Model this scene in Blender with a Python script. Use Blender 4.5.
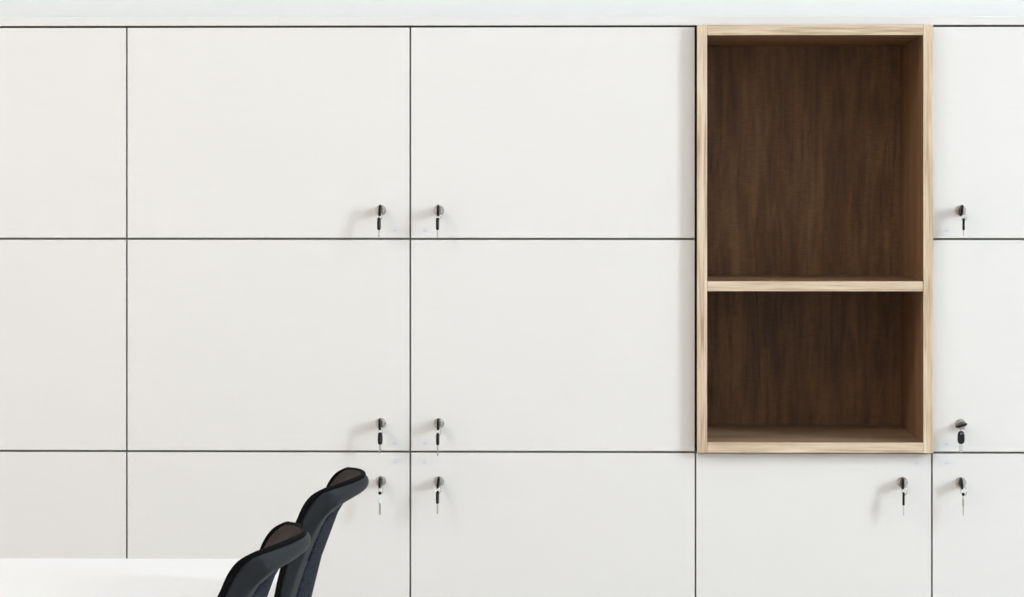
import bpy, bmesh, math, random
from mathutils import Vector, Matrix

for o in list(bpy.data.objects):
    bpy.data.objects.remove(o)
S = bpy.context.scene
COL = S.collection
R = math.radians

# ------------------------------------------------------------------ camera
cam_d = bpy.data.cameras.new('camera')
cam = bpy.data.objects.new('camera', cam_d)
COL.objects.link(cam)
cam.location = (0.0, 0.0, 1.30)
cam.rotation_euler = (R(90), 0, R(1.1744))
cam_d.shift_x = -26.55 / 1024
cam_d.shift_y = -107.5 / 1024
cam_d.sensor_width = 36.0
cam_d.lens = 36.0 * 2900 / 1024
cam_d.clip_end = 60
S.camera = cam

# ------------------------------------------------------------------ world, lights, exposure
W = bpy.data.worlds.new('World')
S.world = W
W.use_nodes = True
bg = W.node_tree.nodes['Background']
bg.inputs['Color'].default_value = (0.80, 0.90, 1.0, 1)
bg.inputs['Strength'].default_value = 1.6

S.view_settings.view_transform = 'Standard'
S.view_settings.look = 'None'
S.view_settings.gamma = 1
S.view_settings.use_curve_mapping = False
S.view_settings.exposure = -0.13

RX, LX, BY, FY, CZ = 4.4, -4.2, 5.66, -3.2, 3.7      # room: right, left, locker wall, rear wall, ceiling
WIN = [(1.60, 2.80, 1.60, 3.40), (-2.2, 0.0, 1.60, 3.40)]   # right wall: inferred window, then an unseen window added for fill (y0, y1, z0, z1)

DAY1, DAY2_FILL = 310, 55
def area(name, loc, rot, sx, sy, power, col):
    l = bpy.data.lights.new(name, 'AREA')
    l.shape = 'RECTANGLE'; l.size = sx; l.size_y = sy
    l.energy = power; l.color = col
    o = bpy.data.objects.new(name, l); COL.objects.link(o)
    o.location = loc; o.rotation_euler = rot
    return o
# daylight through the inferred window, and fill through the added second one (placed outside the panes)
area('daylight', (RX + 0.20, 2.20, 2.50), (0, R(90), 0), 1.8, 1.2, DAY1, (0.85, 0.955, 1.0))
area('daylight', (RX + 0.20, -1.1, 2.50), (0, R(90), 0), 1.8, 2.2, DAY2_FILL, (0.96, 0.98, 1.0))  # added fill light, shining in at the made-up second window
FILL_LAMPS = [(-2.6, 2.4), (-0.3, 2.4), (-2.6, -0.6), (-0.3, -0.6)]  # unseen ceiling panels added for fill, warm light mainly from the left
FILL_LAMP_W = [54, 9, 50, 9]

# ------------------------------------------------------------------ materials
def mat(name, col, rough=0.5, metal=0.0, spec=0.5, coat=0.0):
    m = bpy.data.materials.new(name); m.use_nodes = True
    b = m.node_tree.nodes['Principled BSDF']
    b.inputs['Base Color'].default_value = (*col, 1)
    b.inputs['Roughness'].default_value = rough
    b.inputs['Metallic'].default_value = metal
    b.inputs['Specular IOR Level'].default_value = spec
    b.inputs['Coat Weight'].default_value = coat
    return m

def N(m, t, **k):
    n = m.node_tree.nodes.new(t)
    for a, v in k.items():
        setattr(n, a, v)
    return n

def wood(name, cols, grain, scale=1.0, rough=0.5, bump=0.15, crack=0.0, seed=0.0, fine=(60, 3.2), broad=(12, 1.1), cross=0.0):
    """procedural oak: grain = axis index the fibres run along; cols = dark, mid, light"""
    m = mat(name, cols[1], rough)
    L = m.node_tree.links; b = m.node_tree.nodes['Principled BSDF']
    tc = N(m, 'ShaderNodeTexCoord'); mp = N(m, 'ShaderNodeMapping')
    sc = [fine[0] * scale] * 3; sc[grain] = fine[1] * scale
    mp.inputs['Scale'].default_value = sc
    mp.inputs['Location'].default_value = (seed, seed * 1.7, seed * .6)
    L.new(tc.outputs['Object'], mp.inputs['Vector'])
    n1 = N(m, 'ShaderNodeTexNoise'); n1.inputs['Scale'].default_value = 1.0
    n1.inputs['Detail'].default_value = 6; n1.inputs['Distortion'].default_value = .6
    L.new(mp.outputs[0], n1.inputs['Vector'])
    mp2 = N(m, 'ShaderNodeMapping'); s2 = [broad[0] * scale] * 3; s2[grain] = broad[1] * scale
    mp2.inputs['Scale'].default_value = s2
    mp2.inputs['Location'].default_value = (seed * 2, seed, seed)
    L.new(tc.outputs['Object'], mp2.inputs['Vector'])
    n2 = N(m, 'ShaderNodeTexNoise'); n2.inputs['Scale'].default_value = 1.0
    n2.inputs['Detail'].default_value = 4; n2.inputs['Distortion'].default_value = 1.2
    L.new(mp2.outputs[0], n2.inputs['Vector'])
    mx = N(m, 'ShaderNodeMath', operation='ADD'); 
    a1 = N(m, 'ShaderNodeMath', operation='MULTIPLY'); a1.inputs[1].default_value = .5
    a2 = N(m, 'ShaderNodeMath', operation='MULTIPLY'); a2.inputs[1].default_value = .5
    L.new(n1.outputs[0], a1.inputs[0]); L.new(n2.outputs[0], a2.inputs[0])
    L.new(a1.outputs[0], mx.inputs[0]); L.new(a2.outputs[0], mx.inputs[1])
    cr = N(m, 'ShaderNodeValToRGB')
    cr.color_ramp.elements[0].position = .36; cr.color_ramp.elements[0].color = (*cols[0], 1)
    cr.color_ramp.elements[1].position = .64; cr.color_ramp.elements[1].color = (*cols[2], 1)
    e = cr.color_ramp.elements.new(.5); e.color = (*cols[1], 1)
    L.new(mx.outputs[0], cr.inputs[0])
    out = cr.outputs[0]
    if cross:      # fine saw marks running across the grain
        mpx = N(m, 'ShaderNodeMapping'); sx = [70] * 3; sx[grain] = 420
        mpx.inputs['Scale'].default_value = sx; L.new(tc.outputs['Object'], mpx.inputs['Vector'])
        nx = N(m, 'ShaderNodeTexNoise'); nx.inputs['Scale'].default_value = 1; nx.inputs['Detail'].default_value = 3
        L.new(mpx.outputs[0], nx.inputs['Vector'])
        cx = N(m, 'ShaderNodeMapRange'); cx.inputs[1].default_value = .3; cx.inputs[2].default_value = .7
        cx.inputs[3].default_value = 1 - cross; cx.inputs[4].default_value = 1 + cross
        L.new(nx.outputs[0], cx.inputs[0])
        vx = N(m, 'ShaderNodeVectorMath', operation='SCALE'); L.new(out, vx.inputs[0]); L.new(cx.outputs[0], vx.inputs['Scale'])
        out = vx.outputs[0]
    if crack:
        mp3 = N(m, 'ShaderNodeMapping'); s3 = [17 * scale] * 3; s3[grain] = 1.3 * scale
        mp3.inputs['Scale'].default_value = s3; mp3.inputs['Location'].default_value = (seed, 3, 1)
        L.new(tc.outputs['Object'], mp3.inputs['Vector'])
        n3 = N(m, 'ShaderNodeTexNoise'); n3.inputs['Scale'].default_value = 1
        n3.inputs['Detail'].default_value = 3; n3.inputs['Distortion'].default_value = 1.5
        L.new(mp3.outputs[0], n3.inputs['Vector'])
        c3 = N(m, 'ShaderNodeValToRGB')
        for i, (p, v) in enumerate([(.485, 1), (.497, .45), (.51, 1)]):
            el = c3.color_ramp.elements[i] if i < 2 else c3.color_ramp.elements.new(p)
            el.position = p; el.color = (v, v, v, 1)
        L.new(n3.outputs[0], c3.inputs[0])
        # only here and there
        n4 = N(m, 'ShaderNodeTexNoise'); n4.inputs['Scale'].default_value = 5
        L.new(tc.outputs['Object'], n4.inputs['Vector'])
        c4 = N(m, 'ShaderNodeValToRGB'); c4.color_ramp.elements[0].position = .45; c4.color_ramp.elements[1].position = .62
        L.new(n4.outputs[0], c4.inputs[0])
        f = N(m, 'ShaderNodeMath', operation='MULTIPLY'); f.inputs[1].default_value = crack
        L.new(c4.outputs[0], f.inputs[0])
        mm = N(m, 'ShaderNodeMixRGB', blend_type='MULTIPLY')
        L.new(f.outputs[0], mm.inputs[0]); L.new(out, mm.inputs[1]); L.new(c3.outputs[0], mm.inputs[2])
        out = mm.outputs[0]
    L.new(out, b.inputs['Base Color'])
    bp = N(m, 'ShaderNodeBump'); bp.inputs['Strength'].default_value = bump; bp.inputs['Distance'].default_value = .001
    L.new(n1.outputs[0], bp.inputs['Height']); L.new(bp.outputs[0], b.inputs['Normal'])
    return m

def painted(name, col, rough, amp=.02, scale=(2, 2, 60), bump=.03):
    """lacquer / laminate with a very fine horizontal brushing"""
    m = mat(name, col, rough)
    L = m.node_tree.links; b = m.node_tree.nodes['Principled BSDF']
    tc = N(m, 'ShaderNodeTexCoord'); mp = N(m, 'ShaderNodeMapping'); mp.inputs['Scale'].default_value = scale
    L.new(tc.outputs['Object'], mp.inputs['Vector'])
    n = N(m, 'ShaderNodeTexNoise'); n.inputs['Scale'].default_value = 3; n.inputs['Detail'].default_value = 5
    L.new(mp.outputs[0], n.inputs['Vector'])
    cr = N(m, 'ShaderNodeValToRGB')
    cr.color_ramp.elements[0].position = .3; cr.color_ramp.elements[1].position = .7
    cr.color_ramp.elements[0].color = (*[c * (1 - amp) for c in col], 1)
    cr.color_ramp.elements[1].color = (*[min(1, c * (1 + amp)) for c in col], 1)
    L.new(n.outputs[0], cr.inputs[0]); L.new(cr.outputs[0], b.inputs['Base Color'])
    bp = N(m, 'ShaderNodeBump'); bp.inputs['Strength'].default_value = bump; bp.inputs['Distance'].default_value = .001
    L.new(n.outputs[0], bp.inputs['Height']); L.new(bp.outputs[0], b.inputs['Normal'])
    return m

M = {}
M['door'] = painted('white_laminate', (.815, .797, .789), .42, .006)
M['carcass'] = painted('carcass_laminate', (.62, .60, .57), .5, .01)
M['top'] = painted('white_top_laminate', (.795, .779, .77), .42, .006)
M['wall'] = painted('wall_paint', (.85, .86, .87), .9, .008, (6, 6, 6), .08)
M['wall_side'] = painted('side_wall_paint', (.80, .79, .77), .9, .01, (6, 6, 6), .08)
M['wall_beige'] = painted('beige_wall_paint', (.78, .70, .63), .9, .01, (6, 6, 6), .08)  # beige picked so the unseen left wall bounces warm light
M['ceiling'] = painted('ceiling_paint', (.84, .84, .83), .95, .01, (8, 8, 8), .1)
M['baseboard'] = painted('baseboard_paint', (.75, .75, .74), .45)
oakc = ((.42, .30, .205), (.66, .515, .375), (.79, .66, .52))
M['oak_v'] = wood('pale_oak_upright', oakc, 2, 1, .5, seed=1.3, fine=(260, 9), broad=(70, 4))
M['oak_h'] = wood('pale_oak_level', oakc, 0, 1, .5, seed=4.1, fine=(260, 9), broad=(70, 4))
dark = ((.115, .053, .020), (.200, .097, .037), (.285, .148, .060))
M['dark_back'] = wood('dark_oak_back', dark, 2, 1, .55, .2, crack=.9, seed=2.2, fine=(70, 7), broad=(11, 2.2), cross=.16)
ins = ((.23, .128, .066), (.31, .178, .095), (.38, .228, .128))
fl = ((.30, .19, .11), (.38, .255, .16), (.45, .32, .21))
M['dark_v'] = wood('brown_oak_upright', ins, 2, 1, .5, seed=5.0)
M['dark_h'] = wood('brown_oak_level', ins, 0, 1, .5, seed=6.0)
M['brown_floor'] = wood('tan_oak_level', fl, 0, 1, .5, seed=7.0)
M['chrome'] = mat('nickel', (.62, .60, .58), .22, 1.0)
M['steel'] = mat('key_steel', (.55, .54, .52), .35, 1.0)
M['slot'] = mat('keyhole_black', (.01, .01, .01), .6)
M['black_plastic'] = mat('black_plastic', (.006, .006, .007), .45, spec=.2)
M['white_plastic'] = mat('white_plastic', (.82, .82, .82), .4)
M['desk'] = painted('desk_laminate', (.90, .905, .93), .32, .004)
M['desk_frame'] = mat('white_metal', (.80, .80, .80), .4)
M['shell'] = mat('charcoal_shell', (.018, .021, .025), .55, spec=.10)
M['bead'] = mat('black_rubber_edge', (.004, .004, .005), .8, spec=.04)
M['pad'] = mat('brown_black_pad', (.017, .008, .006), .8, spec=.12)
M['seat'] = mat('black_seat_fabric', (.02, .02, .022), .9, spec=.2)
M['glass'] = None

# speckled woven mesh
m = mat('navy_woven_mesh', (.03, .035, .05), .8, spec=.08)
L = m.node_tree.links; b = m.node_tree.nodes['Principled BSDF']
tc = N(m, 'ShaderNodeTexCoord')
v = N(m, 'ShaderNodeTexVoronoi'); v.inputs['Scale'].default_value = 300
L.new(tc.outputs['Object'], v.inputs['Vector'])
cr = N(m, 'ShaderNodeValToRGB')
cr.color_ramp.elements[0].position = .15; cr.color_ramp.elements[0].color = (.055, .066, .10, 1)
cr.color_ramp.elements[1].position = .55; cr.color_ramp.elements[1].color = (.003, .004, .008, 1)
L.new(v.outputs['Distance'], cr.inputs[0]); L.new(cr.outputs[0], b.inputs['Base Color'])
M['mesh'] = m

# number label: pale lavender film with a faint grey worn print
m = mat('lavender_label', (.74, .735, .80), .35)
L = m.node_tree.links; b = m.node_tree.nodes['Principled BSDF']
tc = N(m, 'ShaderNodeTexCoord')
n = N(m, 'ShaderNodeTexNoise'); n.inputs['Scale'].default_value = 150; n.inputs['Detail'].default_value = 1
L.new(tc.outputs['Object'], n.inputs['Vector'])
g = N(m, 'ShaderNodeVectorMath', operation='LENGTH')
mp = N(m, 'ShaderNodeMapping'); mp.inputs['Scale'].default_value = (170, 0, 260)
L.new(tc.outputs['Object'], mp.inputs['Vector']); L.new(mp.outputs[0], g.inputs[0])
c1 = N(m, 'ShaderNodeMapRange'); c1.inputs[1].default_value = .55; c1.inputs[2].default_value = 1.1
c1.inputs[3].default_value = 1; c1.inputs[4].default_value = 0
L.new(g.outputs['Value'], c1.inputs[0])
c2 = N(m, 'ShaderNodeMapRange'); c2.inputs[1].default_value = .42; c2.inputs[2].default_value = .55
L.new(n.outputs[0], c2.inputs[0])
mu = N(m, 'ShaderNodeMath', operation='MULTIPLY'); L.new(c1.outputs[0], mu.inputs[0]); L.new(c2.outputs[0], mu.inputs[1])
mx = N(m, 'ShaderNodeMixRGB'); mx.inputs[1].default_value = (.79, .78, .80, 1); mx.inputs[2].default_value = (.66, .65, .67, 1)
L.new(mu.outputs[0], mx.inputs[0]); L.new(mx.outputs[0], b.inputs['Base Color'])
M['label'] = m

# thin window glass: mostly clear with a slight reflection
m = bpy.data.materials.new('window_glass'); m.use_nodes = True
nt = m.node_tree; nt.nodes.clear()
o_ = nt.nodes.new('ShaderNodeOutputMaterial'); mixs = nt.nodes.new('ShaderNodeMixShader')
tr = nt.nodes.new('ShaderNodeBsdfTransparent'); gl = nt.nodes.new('ShaderNodeBsdfGlossy')
gl.inputs['Roughness'].default_value = .02; mixs.inputs[0].default_value = .07
nt.links.new(tr.outputs[0], mixs.inputs[1]); nt.links.new(gl.outputs[0], mixs.inputs[2]); nt.links.new(mixs.outputs[0], o_.inputs[0])
M['glass'] = m
m = bpy.data.materials.new('fill_lamp_diffuser'); m.use_nodes = True  # glowing face of the added ceiling fill panels
b = m.node_tree.nodes['Principled BSDF']; b.inputs['Base Color'].default_value = (.9, .9, .88, 1)
b.inputs['Emission Color'].default_value = (1, .93, .85, 1); b.inputs['Emission Strength'].default_value = 2.0
M['diffuser'] = m

# carpet floor
m = mat('grey_carpet', (.42, .41, .40), .95, spec=.1)
L = m.node_tree.links; b = m.node_tree.nodes['Principled BSDF']
tc = N(m, 'ShaderNodeTexCoord'); n = N(m, 'ShaderNodeTexNoise'); n.inputs['Scale'].default_value = 180; n.inputs['Detail'].default_value = 4
L.new(tc.outputs['Object'], n.inputs['Vector'])
cr = N(m, 'ShaderNodeValToRGB'); cr.color_ramp.elements[0].color = (.40, .39, .38, 1); cr.color_ramp.elements[1].color = (.60, .59, .57, 1)
L.new(n.outputs[0], cr.inputs[0]); L.new(cr.outputs[0], b.inputs['Base Color'])
bp = N(m, 'ShaderNodeBump'); bp.inputs['Strength'].default_value = .4; L.new(n.outputs[0], bp.inputs['Height']); L.new(bp.outputs[0], b.inputs['Normal'])
M['carpet'] = m

# ------------------------------------------------------------------ mesh helpers
def box(bm, x0, x1, y0, y1, z0, z1, bev=0.0, seg=2):
    vs = [bm.verts.new((x, y, z)) for x in (x0, x1) for y in (y0, y1) for z in (z0, z1)]
    idx = [(0, 1, 3, 2), (4, 6, 7, 5), (0, 4, 5, 1), (2, 3, 7, 6), (0, 2, 6, 4), (1, 5, 7, 3)]
    fs = [bm.faces.new([vs[i] for i in f]) for f in idx]
    if bev:
        es = list({e for f in fs for e in f.edges})
        bmesh.ops.bevel(bm, geom=es, offset=bev, segments=seg, affect='EDGES', profile=.5)

def cyl(bm, c, axis, r, h, seg=32, r2=None, bev=0.0):
    """cylinder from point c along axis for length h"""
    r2 = r if r2 is None else r2
    ax = Vector(axis).normalized()
    q = Vector((0, 0, 1)).rotation_difference(ax).to_matrix()
    c = Vector(c)
    prof = [(r, 0), (r2, h)] if not bev else [(r - bev, 0), (r, bev), (r2, h - bev), (r2 - bev, h)]
    rings = []
    for rr, z in prof:
        rings.append([bm.verts.new(c + q @ Vector((rr * math.cos(2 * math.pi * i / seg), rr * math.sin(2 * math.pi * i / seg), z))) for i in range(seg)])
    for a, b_ in zip(rings, rings[1:]):
        for i in range(seg):
            bm.faces.new((a[i], a[(i + 1) % seg], b_[(i + 1) % seg], b_[i]))
    bm.faces.new(rings[0][::-1]); bm.faces.new(rings[-1])

def tube(bm, pts, r, seg=10, closed=False):
    pts = [Vector(p) for p in pts]; n = len(pts); rings = []
    up = None
    for i, p in enumerate(pts):
        a = pts[(i - 1) % n] if (closed or i) else p
        b_ = pts[(i + 1) % n] if (closed or i < n - 1) else p
        t = (b_ - a).normalized()
        if up is None:
            up = t.orthogonal().normalized()
        up = (up - t * up.dot(t)).normalized()
        s = t.cross(up)
        rings.append([bm.verts.new(p + r * (math.cos(2 * math.pi * k / seg) * up + math.sin(2 * math.pi * k / seg) * s)) for k in range(seg)])
    for i in range(n if closed else n - 1):
        a, b_ = rings[i], rings[(i + 1) % n]
        off = 0
        if closed and i == n - 1:
            off = min(range(seg), key=lambda k: (a[0].co - b_[k].co).length)
        for k in range(seg):
            bm.faces.new((a[k], a[(k + 1) % seg], b_[(k + 1 + off) % seg], b_[(k + off) % seg]))
    if not closed:
        bm.faces.new(rings[0][::-1]); bm.faces.new(rings[-1])

def obj(name, bm, m, parent=None, smooth=False, loc=None):
    bmesh.ops.recalc_face_normals(bm, faces=bm.faces[:])
    me = bpy.data.meshes.new(name); bm.to_mesh(me); bm.free()
    ms = m if isinstance(m, (list, tuple)) else [m]
    for x in ms:
        me.materials.append(x)
    if smooth:
        for p in me.polygons:
            p.use_smooth = True
    o = bpy.data.objects.new(name, me); COL.objects.link(o)
    if parent:
        o.parent = parent
    if loc:
        o.location = loc
    return o

def smooth_angle(o, deg=35):
    me = o.data
    for p in me.polygons:
        p.use_smooth = True
    bm = bmesh.new(); bm.from_mesh(me)
    for e in bm.edges:
        if len(e.link_faces) == 2 and e.calc_face_angle(0) > R(deg):
            e.smooth = False
    bm.to_mesh(me); bm.free()

def tag(o, label, cat, group=None, kind=None):
    if label: o['label'] = label
    if cat: o['category'] = cat
    if group: o['group'] = group
    if kind: o['kind'] = kind
    return o

def thing(name, label, cat, loc, group=None, rz=0):
    o = bpy.data.objects.new(name, None); COL.objects.link(o)
    o.location = loc; o.rotation_euler = (0, 0, rz); o.empty_display_size = .1
    return tag(o, label, cat, group)

def struct(name, bm, m, label=None):
    o = obj(name, bm, m); o['kind'] = 'structure'
    if label: o['label'] = label
    return o

# ------------------------------------------------------------------ room shell
bm = bmesh.new(); box(bm, LX - .15, RX + .15, FY - .15, BY + .15, -.1, 0); struct('floor', bm, M['carpet'])
bm = bmesh.new(); box(bm, LX - .15, RX + .15, FY - .15, BY + .15, CZ, CZ + .1); struct('ceiling', bm, M['ceiling'])
bm = bmesh.new(); box(bm, LX - .15, RX + .15, BY, BY + .15, 0, CZ); struct('wall_back', bm, M['wall'])
bm = bmesh.new(); box(bm, LX - .15, RX + .15, FY - .15, FY, 0, CZ); struct('wall_front', bm, M['wall_side'])
bm = bmesh.new(); box(bm, LX - .15, LX, FY, BY, 0, CZ); struct('wall_left', bm, M['wall_beige'])
bm = bmesh.new()
ys = sorted([FY, BY] + [y for w in WIN for y in w[:2]])
z0, z1 = WIN[0][2], WIN[0][3]
box(bm, RX, RX + .15, FY, BY, 0, z0); box(bm, RX, RX + .15, FY, BY, z1, CZ)
for a, b_ in ((ys[0], ys[1]), (ys[2], ys[3]), (ys[4], ys[5])):
    box(bm, RX, RX + .15, a, b_, z0, z1)
struct('wall_right', bm, M['wall_side'])
for i, (y0, y1, z0, z1) in enumerate(WIN):
    w = bpy.data.objects.new('window_%d' % (i + 1), None); COL.objects.link(w); w['kind'] = 'structure'  # the second window is unseen, added to let in fill light
    w.location = (RX + .06, (y0 + y1) / 2, z0)
    hw, hh = (y1 - y0) / 2, z1 - z0
    bm = bmesh.new(); t = .05
    box(bm, -.03, .03, -hw, hw, 0, t); box(bm, -.03, .03, -hw, hw, hh - t, hh)
    box(bm, -.03, .03, -hw, -hw + t, t, hh - t); box(bm, -.03, .03, hw - t, hw, t, hh - t)
    box(bm, -.03, .03, -t / 2, t / 2, t, hh - t)
    obj('window_frame', bm, M['baseboard'], w)
    for s in (-1, 1):
        bm = bmesh.new(); a, c = sorted((s * t / 2, s * (hw - t)))
        box(bm, -.004, .004, a, c, t, hh - t); obj('pane', bm, M['glass'], w)
    bm = bmesh.new(); box(bm, -.12, -.03, -hw, hw, -.03, 0, .004); obj('window_sill', bm, M['baseboard'], w)
for nm, a in (('baseboard_left', (LX, LX + .012, FY, BY)), ('baseboard_right', (RX - .012, RX, FY, BY)),
              ('baseboard_front', (LX + .013, RX - .013, FY, FY + .012)), ('baseboard_back', (LX + .013, RX - .013, BY - .012, BY))):
    bm = bmesh.new(); box(bm, *a, 0, .07, .002); struct(nm, bm, M['baseboard'])

# unseen ceiling panels, added as warm fill, stronger at the left
for i, (x, y) in enumerate(FILL_LAMPS):
    where = ['over the desk', 'in front of the lockers', 'rear left', 'rear right'][i]
    t = thing('fill_light_panel', 'added square white fill light panel, out of view, %s' % where, 'fill light', (x, y, CZ), 'added ceiling fill panels')
    bm = bmesh.new()
    for (a, b_, c, d) in ((-.3, .3, -.3, -.285), (-.3, .3, .285, .3), (-.3, -.285, -.285, .285), (.285, .3, -.285, .285)):
        box(bm, a, b_, c, d, -.03, 0)
    obj('frame', bm, M['desk_frame'], t)
    bm = bmesh.new(); box(bm, -.285, .285, -.285, .285, -.022, -.002); obj('diffuser', bm, M['diffuser'], t)
    l = area('fill_light', (0, 0, -.035), (0, 0, 0), .55, .55, FILL_LAMP_W[i], (1.0, .92, .85)); l.parent = t

# ------------------------------------------------------------------ locker wall
FRONT = 5.200                                     # front plane of the doors
XG = [-1.8695, -1.3585, -.8476, -.3370, .1746, .5971, 1.1083, 1.6194]      # joints between cabinets
ZG = [.0684, .4502, .8320, 1.2140, 1.5953]          # joints between the rows
GV, GH, DT = .0030, .0038, .018
BACK = 5.60

def cam_lock(parent, x, z):
    """lock barrel with its rosette and keyway, a sub-part of a door"""
    bm = bmesh.new()
    cyl(bm, (x, FRONT, z), (0, -1, 0), .0095, .0035, 40, bev=.0008)
    cyl(bm, (x, FRONT - .0035, z), (0, -1, 0), .0080, .0085, 40, bev=.0010)
    o = obj('lock', bm, M['chrome'], parent); smooth_angle(o)
    return o

def locker_cabinet(x0, x1, rows, side, label, ztop):
    """side: +1 lock on the right edge of the doors, -1 on the left"""
    t = thing('locker_cabinet', label, 'locker cabinet', ((x0 + x1) / 2, FRONT, 0), 'white locker cabinets')
    ox, oy = (x0 + x1) / 2, FRONT
    h = .018; a, b_ = x0 + .0003 - ox, x1 - .0003 - ox
    bm = bmesh.new()
    y0, y1 = DT + .0006, BACK - FRONT
    box(bm, a, a + h, y0, y1, 0, ztop); box(bm, b_ - h, b_, y0, y1, 0, ztop)
    box(bm, a + h, b_ - h, y0 + .001, y1, ztop - h, ztop); box(bm, a + h, b_ - h, y1 - .008, y1, .06, ztop - h)
    for z in ZG[:-1]:
        if z < ztop - .05:
            box(bm, a + h, b_ - h, y0 + .0005, y1 - .008, z - h / 2, z + h / 2)
    obj('carcass', bm, M['carcass'], t)
    bm = bmesh.new(); box(bm, a + h, b_ - h, .045, .06, 0, ZG[0] - h / 2 - .001); obj('plinth', bm, M['carcass'], t)
    for r in rows:
        zl, zh = ZG[r] + GH / 2, ZG[r + 1] - GH / 2
        bm = bmesh.new(); box(bm, x0 + GV / 2 - ox, x1 - GV / 2 - ox, 0, DT, zl, zh, .0006, 2)
        d = obj('door', bm, M['door'], t)
        lx = (x1 - .0527 if side > 0 else x0 + .0515)
        lz = LOCKZ[r]
        lk = cam_lock(d, lx - ox, lz); lk.location = (0, -FRONT, 0)
        # little number label in the corner next to the lock
        cx = (x1 - .027 if side > 0 else x0 + .0265) - ox
        cz = (zl + .0145) if r in (2, 3) else (zh - .0160)
        bm = bmesh.new(); box(bm, -.0140, .0140, -.00015, 0, -.0065, .0065)
        obj('number_label', bm, M['label'], d, loc=(cx, -.0001, cz))
    return t

LOCKZ = {3: 1.2652, 2: .8830, 1: .7790, 0: .3950}
locker_cabinet(XG[0], XG[1], (0, 1, 2, 3), 1, 'tall white locker cabinet, furthest left of the locker run', ZG[4] - .001)
locker_cabinet(XG[1], XG[2], (0, 1, 2, 3), -1, 'white locker cabinet at the left picture edge, no keys in view', ZG[4] - .001)
locker_cabinet(XG[2], XG[3], (0, 1, 2, 3), 1, 'white locker cabinet behind the two black chairs, locks on its right edge', ZG[4] - .001)
locker_cabinet(XG[3], XG[4], (0, 1, 2, 3), -1, 'white locker cabinet directly left of the oak open shelf unit, locks on its left edge', ZG[4] - .001)
locker_cabinet(XG[4], XG[5], (0, 1), 1, 'narrow white locker cabinet directly under the oak open shelf unit', ZG[2] - .0008)
locker_cabinet(XG[5], XG[6], (0, 1, 2, 3), -1, 'white locker cabinet right of the oak open shelf unit', ZG[4] - .001)
locker_cabinet(XG[6], XG[7], (0, 1, 2, 3), 1, 'tall white locker cabinet, furthest right of the locker run', ZG[4] - .001)

# long white board lying on the cabinets
bm = bmesh.new(); box(bm, XG[0], XG[7], FRONT - .001, BACK + .02, ZG[4] + .0017, 1.6123, .0008)
tag(obj('top_board', bm, M['top']), 'long white top board lying across all the lockers', 'top board')

# ------------------------------------------------------------------ oak open shelf unit
BX0, BX1, BZ0, BZ1, BF = .1768, .5971, .8328, 1.5962, 5.178
TH = .0178
t = thing('open_shelf_unit', 'pale oak open shelf unit with dark brown inside, set between white lockers', 'open shelf unit',
          ((BX0 + BX1) / 2, BF, BZ0))
ox, oy, oz = t.location
w2 = (BX1 - BX0) / 2; H = BZ1 - BZ0; DEP = 5.575 - BF

def panel(name, x0, x1, z0, z1, y1, edge, face, y0=0):
    """board whose front edge is pale oak and whose faces are brown oak"""
    bm = bmesh.new(); box(bm, x0, x1, y0, y1, z0, z1, .0006, 1)
    o = obj(name, bm, [face, edge], t)
    for p in o.data.polygons:
        if p.center.y < y0 + .0008:
            p.material_index = 1
    return o
panel('side_panel', -w2, -w2 + TH, 0, H, DEP, M['oak_v'], M['dark_v'])
panel('side_panel', w2 - TH, w2, 0, H, DEP, M['oak_v'], M['dark_v'])
panel('top_panel', -w2 + TH + .0002, w2 - TH - .0002, H - TH - .0005, H - .0005, DEP, M['oak_h'], M['dark_h'], .0003)
panel('bottom_panel', -w2 + TH + .0002, w2 - TH - .0002, .0002, .0002 + .0186, DEP, M['oak_h'], M['brown_floor'], .0003)
panel('shelf', -w2 + TH + .0002, w2 - TH - .0002, 1.1212 - oz, 1.1390 - oz, DEP - .002, M['oak_h'], M['dark_h'], .0015)
bm = bmesh.new(); box(bm, -w2 + .001, w2 - .001, DEP, DEP + .008, .001, H - .001); obj('back_panel', bm, M['dark_back'], t)

# ------------------------------------------------------------------ keys
def bow_mesh(wid, h, th):
    """moulded key head in the xz plane, hole near its top, hanging from z=0"""
    bm = bmesh.new(); n = 28; hole = .0022; hz = -.0045
    out, inn = [], []
    for i in range(n):
        a = 2 * math.pi * i / n
        ca, sa = math.cos(a), math.sin(a)
        e = .62
        x = wid / 2 * math.copysign(abs(ca) ** e, ca); z = -h / 2 + h / 2 * math.copysign(abs(sa) ** e, sa)
        x *= (1 - .12 * (z / h + .5) * 2) if z > -h / 2 else 1
        out.append((x, z)); inn.append((min(hole, wid * .25) * ca, hz + hole * sa))
    V = {}
    for s in (-1, 1):
        V[s, 'o'] = [bm.verts.new((x * .86, s * th / 2, (z + h / 2) * .96 - h / 2)) for x, z in out]
        V[s, 'm'] = [bm.verts.new((x, s * th * .28, z)) for x, z in out]
        V[s, 'i'] = [bm.verts.new((x, s * th / 2, z)) for x, z in inn]
    for i in range(n):
        j = (i + 1) % n
        for s in (-1, 1):
            bm.faces.new((V[s, 'o'][i], V[s, 'o'][j], V[s, 'i'][j], V[s, 'i'][i]))
            bm.faces.new((V[s, 'm'][i], V[s, 'm'][j], V[s, 'o'][j], V[s, 'o'][i]))
        bm.faces.new((V[1, 'm'][i], V[1, 'm'][j], V[-1, 'm'][j], V[-1, 'm'][i]))
        bm.faces.new((V[1, 'i'][i], V[1, 'i'][j], V[-1, 'i'][j], V[-1, 'i'][i]))
    return bm

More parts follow.
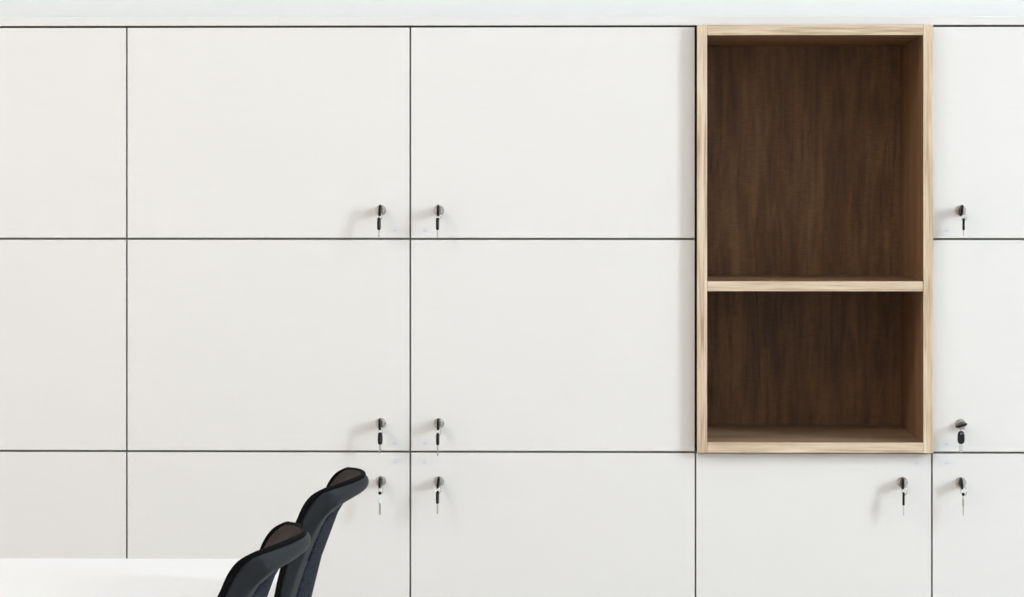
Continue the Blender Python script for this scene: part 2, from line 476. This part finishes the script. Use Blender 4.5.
def blade_mesh(top, length, wid, th):
    bm = bmesh.new(); teeth = [0, .0012, .0004, .0016, .0006, .0010, 0]
    n = len(teeth); L_ = []
    for i in range(n):
        z = top - length * i / (n - 1)
        w = wid if i < n - 1 else wid * .45
        L_.append([bm.verts.new((x, y, z)) for x, y in ((-w / 2, -th / 2), (w / 2 - teeth[i] * wid / .006, -th / 2), (w / 2 - teeth[i] * wid / .006, th / 2), (-w / 2, th / 2))])
    for a, b_ in zip(L_, L_[1:]):
        for k in range(4):
            bm.faces.new((a[k], a[(k + 1) % 4], b_[(k + 1) % 4], b_[k]))
    bm.faces.new(L_[0]); bm.faces.new(L_[-1][::-1])
    return bm

OUT = .030      # how far the ring hangs in front of the door
def key_set(lx, lz, hx, htop, hbot, hend, turn, roll, label, style='black', ring=25):
    """key in the lock (roll = its turn about the barrel) and a second key on a ring (turn = about z)"""
    t = thing('key_pair', label, 'keys', (lx, FRONT - .012, lz), 'key pairs in the locker locks')
    # key in the barrel: head sticks out towards the room, edge on to the viewer
    bm = bow_mesh(.021, .022, .0042)
    for v in bm.verts:
        x, y, z = v.co          # width -> vertical, length -> towards the room
        v.co = Vector((y, -(z + .022) - .0015, x))
    bmesh.ops.rotate(bm, verts=bm.verts, cent=(0, 0, 0), matrix=Matrix.Rotation(R(roll), 3, 'Y'))
    o = obj('key_head', bm, M['black_plastic'], t); smooth_angle(o, 40)
    bm = bmesh.new(); box(bm, -.0011, .0011, -.004, .0002, -.0038, .0038, .0002)
    bmesh.ops.rotate(bm, verts=bm.verts, cent=(0, 0, 0), matrix=Matrix.Rotation(R(roll), 3, 'Y'))
    obj('key_blade', bm, M['steel'], t)
    # ring through the hole of the head, standing out to one side of it
    rr = .0050; cy = -.0205; bm = bmesh.new()
    base = Vector((0, cy, 0))
    htz = htop - lz; hxx = hx - lx
    d = Vector((math.sin(R(ring)), -math.cos(R(ring)) * .35, -1)).normalized()
    # ring centre so that it passes through the head's hole and through the hanging key's hole
    hole1 = base + Vector((0, 0, -.0055)); hole2 = Vector((hxx, cy - .002, htz - .0045))
    mid = (hole1 + hole2) / 2; ax = (hole2 - hole1); half = ax.length / 2; rr = max(rr, half + .0006)
    side = Vector((.55, -.8, 0)); side = (side - ax.normalized() * side.dot(ax.normalized())).normalized()
    c = mid + side * math.sqrt(max(rr * rr - half * half, 0)); e1 = ax.normalized()
    pts = [c + rr * (math.cos(2 * math.pi * i / 36) * e1 + math.sin(2 * math.pi * i / 36) * side) for i in range(36)]
    tube(bm, pts, .0007, 8, closed=True)
    obj('key_ring', bm, M['chrome'], t, True)
    # hanging key
    hh = htop - hbot
    rot = Matrix.Rotation(R(turn), 3, 'Z')
    if style == 'black':
        bm = bow_mesh(.013, hh, .0042)
        bmesh.ops.rotate(bm, verts=bm.verts, cent=(0, 0, 0), matrix=rot)
        o = obj('hanging_key_head', bm, M['black_plastic'], t, loc=(hxx, hole2.y, htz)); smooth_angle(o, 40)
    else:
        bm = bmesh.new(); bmesh.ops.create_uvsphere(bm, u_segments=16, v_segments=10, radius=.0030)
        for v in bm.verts: v.co.z -= .0026
        o = obj('hanging_key_collar', bm, M['black_plastic'], t, True, loc=(hxx, hole2.y, htz)); o['label'] = 'small round black collar'
        bm = bow_mesh(.0085 if style == 'white' else .0065, hh - .0062, .0034)
        bmesh.ops.rotate(bm, verts=bm.verts, cent=(0, 0, 0), matrix=rot)
        o = obj('hanging_key_head', bm, M['white_plastic'] if style == 'white' else M['steel'], t, loc=(hxx, hole2.y, htz - .0060)); smooth_angle(o, 40)
        o['label'] = 'white key head' if style == 'white' else 'silver key head'
    bm = blade_mesh(hbot - htop + .001, hbot - hend + .001, .0058, .0016)
    bmesh.ops.rotate(bm, verts=bm.verts, cent=(0, 0, 0), matrix=rot)
    obj('hanging_key_blade', bm, M['steel'], t, loc=(hxx, hole2.y, htz))
    return t

P = .00179       # metres per picture pixel on the door plane, measured once
def K(lx, lz, dx, a, b_, c, turn, roll, label, style='black'):
    key_set(lx, lz, lx + (dx + .7) * P, lz - a * P, lz - b_ * P, lz - c * P, turn, roll, label, style)
XL, XR = XG[3] - .0527, XG[3] + .0515
K(XL, 1.2652, -1.2, 7, 19.5, 26.5, 80, 3, 'keys with black head in the top row lock left of the centre joint')
K(XR, 1.2652, -1.0, 7, 19.5, 27.5, 84, 0, 'black-headed keys in the top row lock right of the centre joint')
K(XL, .8830, 0, 7.5, 19.8, 28.5, 68, -2, 'keys with slightly wide black head in the middle row lock above the rear chair')
K(XR, .8830, -.8, 8, 20.2, 31, 82, 0, 'keys with thin black head in the middle row lock right of the centre joint')
K(XL, .7790, -.3, 8.5, 20.5, 31.5, 66, 2, 'keys with white hanging head, beside the headrest of the rear black chair', 'white')
K(XR, .7790, -1.0, 7.5, 20.5, 30.5, 84, 7, 'keys with thin black head in the bottom row lock right of the centre joint')
K(XG[5] - .0550, .7790, -.3, 8, 21, 31, 84, 0, 'keys with black head in the lock under the oak shelf unit')
XE = XG[5] + .0495
K(XE, .7790, .5, 8.5, 22, 31, 75, -6, 'keys with silver hanging head, bottom row at the right picture edge', 'silver')
K(XE, .8830, -1.7, 5.2, 18, 26.5, 18, 74, 'keys with wide black hanging head and sideways turned key, right of the shelf bottom', 'black')
K(XE, 1.2652, .8, 7.5, 19.5, 25, 82, 9, 'keys with black head in the top row lock right of the shelf unit')

# ------------------------------------------------------------------ desk
DX0, DX1, DY0, DY1 = -1.25, -.4450, 2.60, 4.392
t = thing('desk', 'white desk with plain white top in front of the lockers, left of the chairs', 'desk', ((DX0 + DX1) / 2, (DY0 + DY1) / 2, 0))
a, b_ = (DX1 - DX0) / 2, (DY1 - DY0) / 2
bm = bmesh.new(); box(bm, -a, a, -b_, b_, .717, .742, .0015); obj('desk_top', bm, M['desk'], t)
bm = bmesh.new()
for s in (-1, 1):
    box(bm, -a + .09, a - .09, s * (b_ - .10) - .02, s * (b_ - .10) + .02, .675, .7168)
for x in (-a + .12, a - .16):
    box(bm, x, x + .04, -b_ + .12, b_ - .12, .685, .7168)
obj('desk_frame', bm, M['desk_frame'], t)
for sx in (-1, 1):
    for sy in (-1, 1):
        bm = bmesh.new(); x = sx * (a - .07) if sx < 0 else a - .07; y = sy * (b_ - .10)
        box(bm, x - .025, x + .025, y - .025, y + .025, .012, .7166, .003); cyl(bm, (x, y, 0), (0, 0, 1), .018, .012)
        obj('leg', bm, M['desk_frame'], t)

# ------------------------------------------------------------------ chairs
# profiles (x rearward, z up) of the back, at the middle and at the side, from the bottom front over the top to the bottom rear
PX = .70
front_c = [(-0.455, 0.5), (-0.45, 0.56), (-0.443, 0.64), (-0.43, 0.72), (-0.412, 0.79), (-0.39, 0.855), (-0.38, 0.876), (-0.369, 0.895), (-0.353, 0.9085), (-0.337, 0.9135)]
rear_c = [(-0.445, 0.5), (-0.441, 0.56), (-0.433, 0.64), (-0.421, 0.72), (-0.402, 0.79), (-0.378, 0.855), (-0.365, 0.876), (-0.348, 0.888), (-0.3305, 0.8925), (-0.3285, 0.907)]
front_e = [(-0.462, 0.5), (-0.458, 0.56), (-0.45, 0.64), (-0.4405, 0.72), (-0.4305, 0.79), (-0.414, 0.85), (-0.406, 0.87), (-0.3985, 0.887), (-0.3885, 0.8995), (-0.3765, 0.908)]
rear_e = [(-0.452, 0.5), (-0.448, 0.56), (-0.44, 0.64), (-0.429, 0.72), (-0.412, 0.79), (-0.388, 0.85), (-0.3775, 0.868), (-0.3665, 0.88), (-0.356, 0.889), (-0.359, 0.902)]
def prof(u, which):
    A, B = (front_c, front_e) if which == 'f' else (rear_c, rear_e)
    w = abs(u) ** 1.8
    return [((1 - w) * p[0] + w * q[0] + PX, (1 - w) * p[1] + w * q[1] + .0013) for p, q in zip(A, B)]
def halfw(z):
    return .148 + .15 * (.93 - z) if z > .72 else .1795 - .03 * ((.72 - z) / .2) ** 1.6

def make_chair(label):
    t = thing('office_chair', label, 'office chair', (0, 0, 0), 'black office chairs at the desk')
    NU = 14; us = [-1 + 2 * i / NU for i in range(NU + 1)]
    bm = bmesh.new(); F, B = [], []
    for u in us:
        F.append([bm.verts.new((x, u * halfw(z), z)) for x, z in prof(u, 'f')])
        B.append([bm.verts.new((x, u * halfw(z), z)) for x, z in prof(u, 'r')])
    n = len(front_c)
    for i in range(NU):
        for k in range(n - 1):
            bm.faces.new((F[i][k], F[i][k + 1], F[i + 1][k + 1], F[i + 1][k]))
            bm.faces.new((B[i][k], B[i + 1][k], B[i + 1][k + 1], B[i][k + 1]))
        bm.faces.new((F[i][-1], B[i][-1], B[i + 1][-1], F[i + 1][-1]))
        bm.faces.new((F[i][0], F[i + 1][0], B[i + 1][0], B[i][0]))
    for col in (0, NU):
        for k in range(n - 1):
            bm.faces.new((F[col][k], B[col][k], B[col][k + 1], F[col][k + 1]))
    o = obj('back_shell', bm, M['shell'], t, True)
    cl = o.data.attributes.new('crease_edge', 'FLOAT', 'EDGE')
    for e in o.data.edges:
        a_, b2 = (o.data.vertices[i].co for i in e.vertices)
        onside = all(abs(abs(v.y) - halfw(v.z)) < 1e-4 for v in (a_, b2))
        cl.data[e.index].value = .25 if onside else 0
    s = o.modifiers.new('subdivision', 'SUBSURF'); s.levels = 2; s.render_levels = 2
    # thin upholstered pad on the front, following the shell
    bm = bmesh.new(); G0, G1 = [], []
    for i in range(NU + 1):
        u = us[i] * .965
        p = prof(u, 'f'); g0, g1 = [], []
        for k in range(1, n):
            x, z = p[k]
            xa, za = p[k - 1]; xb, zb = p[min(k + 1, n - 1)]
            tx, tz = xb - xa, zb - za; l = math.hypot(tx, tz); nx, nz = -tz / l, tx / l
            e = .0035 * (1 - abs(us[i]) ** 8) + .0004
            if k == n - 1:
                e *= .3
            g0.append(bm.verts.new((x + nx * e, u * halfw(z), z + nz * e)))
            g1.append(bm.verts.new((x - nx * .003, u * halfw(z), z - nz * .003)))
        G0.append(g0); G1.append(g1)
    for i in range(NU):
        for k in range(n - 2):
            bm.faces.new((G0[i][k], G0[i][k + 1], G0[i + 1][k + 1], G0[i + 1][k]))
            bm.faces.new((G1[i][k], G1[i + 1][k], G1[i + 1][k + 1], G1[i][k + 1]))
        for k in (0, n - 2):
            bm.faces.new((G0[i][k], G0[i + 1][k], G1[i + 1][k], G1[i][k]))
    for c in (0, NU):
        for k in range(n - 2):
            bm.faces.new((G0[c][k], G0[c][k + 1], G1[c][k + 1], G1[c][k]))
    o = obj('back_pad', bm, M['pad'], t, True); o['label'] = 'dark brown front padding'
    s = o.modifiers.new('subdivision', 'SUBSURF'); s.levels = 1; s.render_levels = 2
    # rubber bead round the front edge
    pts = []
    E_ = [(x, z) for x, z in prof(1, 'f')]
    ins_ = .0015
    for x, z in E_[:-1]:
        pts.append(Vector((x + .001, -(halfw(z) - ins_), z - .0008)))
    for i in range(0, 25):
        u = -.96 + 1.92 * i / 24
        x, z = prof(u, 'f')[-1]
        pts.append(Vector((x, u * halfw(z), z - .001 - .0015 * abs(u) ** 8)))
    for x, z in E_[:-1][::-1]:
        pts.append(Vector((x + .001, halfw(z) - ins_, z - .0008)))
    # smooth the path
    sm = []
    for i in range(len(pts) - 1):
        p0, p1, p2, p3 = pts[max(i - 1, 0)], pts[i], pts[i + 1], pts[min(i + 2, len(pts) - 1)]
        for q in range(4):
            a_ = q / 4
            sm.append(.5 * ((2 * p1) + (p2 - p0) * a_ + (2 * p0 - 5 * p1 + 4 * p2 - p3) * a_ ** 2 + (-p0 + 3 * p1 - 3 * p2 + p3) * a_ ** 3))
    sm.append(pts[-1])
    bm = bmesh.new(); tube(bm, sm, .0034, 10)
    obj('edge_bead', bm, M['bead'], t, True)
    # woven mesh panel on the rear
    bm = bmesh.new(); G = []
    for i in range(13):
        u = -.70 + 1.40 * i / 12; p = prof(u, 'r')
        G.append([])
        for k in range(1, 7):
            x, z = p[k]; G[-1].append((x, u * halfw(z), z))
    V0 = [[bm.verts.new((x + .0016, y, z)) for x, y, z in g] for g in G]
    V1 = [[bm.verts.new((x - .003, y, z)) for x, y, z in g] for g in G]
    for i in range(12):
        for k in range(5):
            bm.faces.new((V0[i][k], V0[i + 1][k], V0[i + 1][k + 1], V0[i][k + 1]))
            bm.faces.new((V1[i][k], V1[i][k + 1], V1[i + 1][k + 1], V1[i + 1][k]))
        for k in (0, 5):
            bm.faces.new((V0[i][k], V0[i + 1][k], V1[i + 1][k], V1[i][k]))
    for c in (0, 12):
        for k in range(5):
            bm.faces.new((V0[c][k], V0[c][k + 1], V1[c][k + 1], V1[c][k]))
    o = obj('back_mesh', bm, M['mesh'], t, True); o['label'] = 'navy speckled rear mesh'
    # seat cushion
    bm = bmesh.new(); n_ = 32; rings = []
    for f, z in ((.90, .425), (1.0, .440), (1.0, .462), (.93, .478), (.6, .482), (.25, .478)):
        ring = []
        for i in range(n_):
            a_ = 2 * math.pi * i / n_; ca, sa = math.cos(a_), math.sin(a_); e = .5
            ring.append(bm.verts.new((.235 * f * math.copysign(abs(ca) ** e, ca) - .01, .235 * f * math.copysign(abs(sa) ** e, sa), z - (.02 if ca < -.8 and z > .43 else 0))))
        rings.append(ring)
    for a_, b2 in zip(rings, rings[1:]):
        for i in range(n_):
            bm.faces.new((a_[i], a_[(i + 1) % n_], b2[(i + 1) % n_], b2[i]))
    bm.faces.new(rings[0][::-1]); bm.faces.new(rings[-1])
    obj('seat', bm, M['seat'], t, True)
    bm = bmesh.new(); box(bm, -.10, .10, -.09, .09, .385, .4245, .01); obj('tilt_mechanism', bm, M['black_plastic'], t)
    bm = bmesh.new(); pth = [(.09, 0, .405), (.20, 0, .405), (.255, 0, .425), (.274, 0, .46), (.274, 0, .53), (.276, 0, .60)]
    tube(bm, pth, .016, 12); obj('back_bracket', bm, M['black_plastic'], t, True)
    bm = bmesh.new(); cyl(bm, (0, 0, .10), (0, 0, 1), .028, .16, 24); cyl(bm, (0, 0, .255), (0, 0, 1), .016, .13, 24)
    o = obj('gas_post', bm, M['black_plastic'], t); smooth_angle(o)
    bm = bmesh.new(); cyl(bm, (0, 0, .065), (0, 0, 1), .042, .055, 28, bev=.005); o = obj('base_hub', bm, M['black_plastic'], t); smooth_angle(o)
    for k in range(5):
        an = 2 * math.pi * k / 5 + .31; d = Vector((math.cos(an), math.sin(an), 0)); s_ = Vector((-d.y, d.x, 0))
        bm = bmesh.new(); sec = []
        for rr, w_, z0_, z1_ in ((.036, .022, .070, .112), (.15, .018, .070, .098), (.27, .014, .064, .082), (.285, .010, .064, .078)):
            sec.append([bm.verts.new(d * rr + s_ * q * w_ + Vector((0, 0, zz))) for q, zz in ((-1, z0_), (1, z0_), (1, z1_), (-1, z1_))])
        for a_, b2 in zip(sec, sec[1:]):
            for q in range(4):
                bm.faces.new((a_[q], a_[(q + 1) % 4], b2[(q + 1) % 4], b2[q]))
        bm.faces.new(sec[0]); bm.faces.new(sec[-1][::-1])
        lg = obj('base_leg', bm, M['black_plastic'], t)
        bm = bmesh.new(); c = d * .262
        cyl(bm, c + Vector((0, 0, .04)), (0, 0, 1), .006, .03, 12)
        for q in (-1, 1):
            cyl(bm, c + s_ * (q * .006) + Vector((0, 0, .0255)), s_ * q, .0255, .016, 24, bev=.003)
        box(bm, c.x - .01, c.x + .01, c.y - .01, c.y + .01, .022, .05)
        o = obj('caster', bm, M['black_plastic'], lg); smooth_angle(o)
    return t

def copy_tree(o, parent=None):
    c = o.copy(); COL.objects.link(c)
    if parent: c.parent = parent
    for ch in [k for k in bpy.data.objects if k.parent == o]:
        copy_tree(ch, c)
    return c

chair = make_chair('black office chair nearest the viewer, its curved back beside the white desk')
chair.location = (-PX + .0050, 3.264, 0)
chair.rotation_euler = (0, 0, R(-.7))
c2 = copy_tree(chair)
c2['label'] = 'black office chair behind the nearer one, closer to the lockers, back taller in view'
c2.location = (-PX + .0178, 3.936, 0)
c2.rotation_euler = (0, 0, R(-.9))
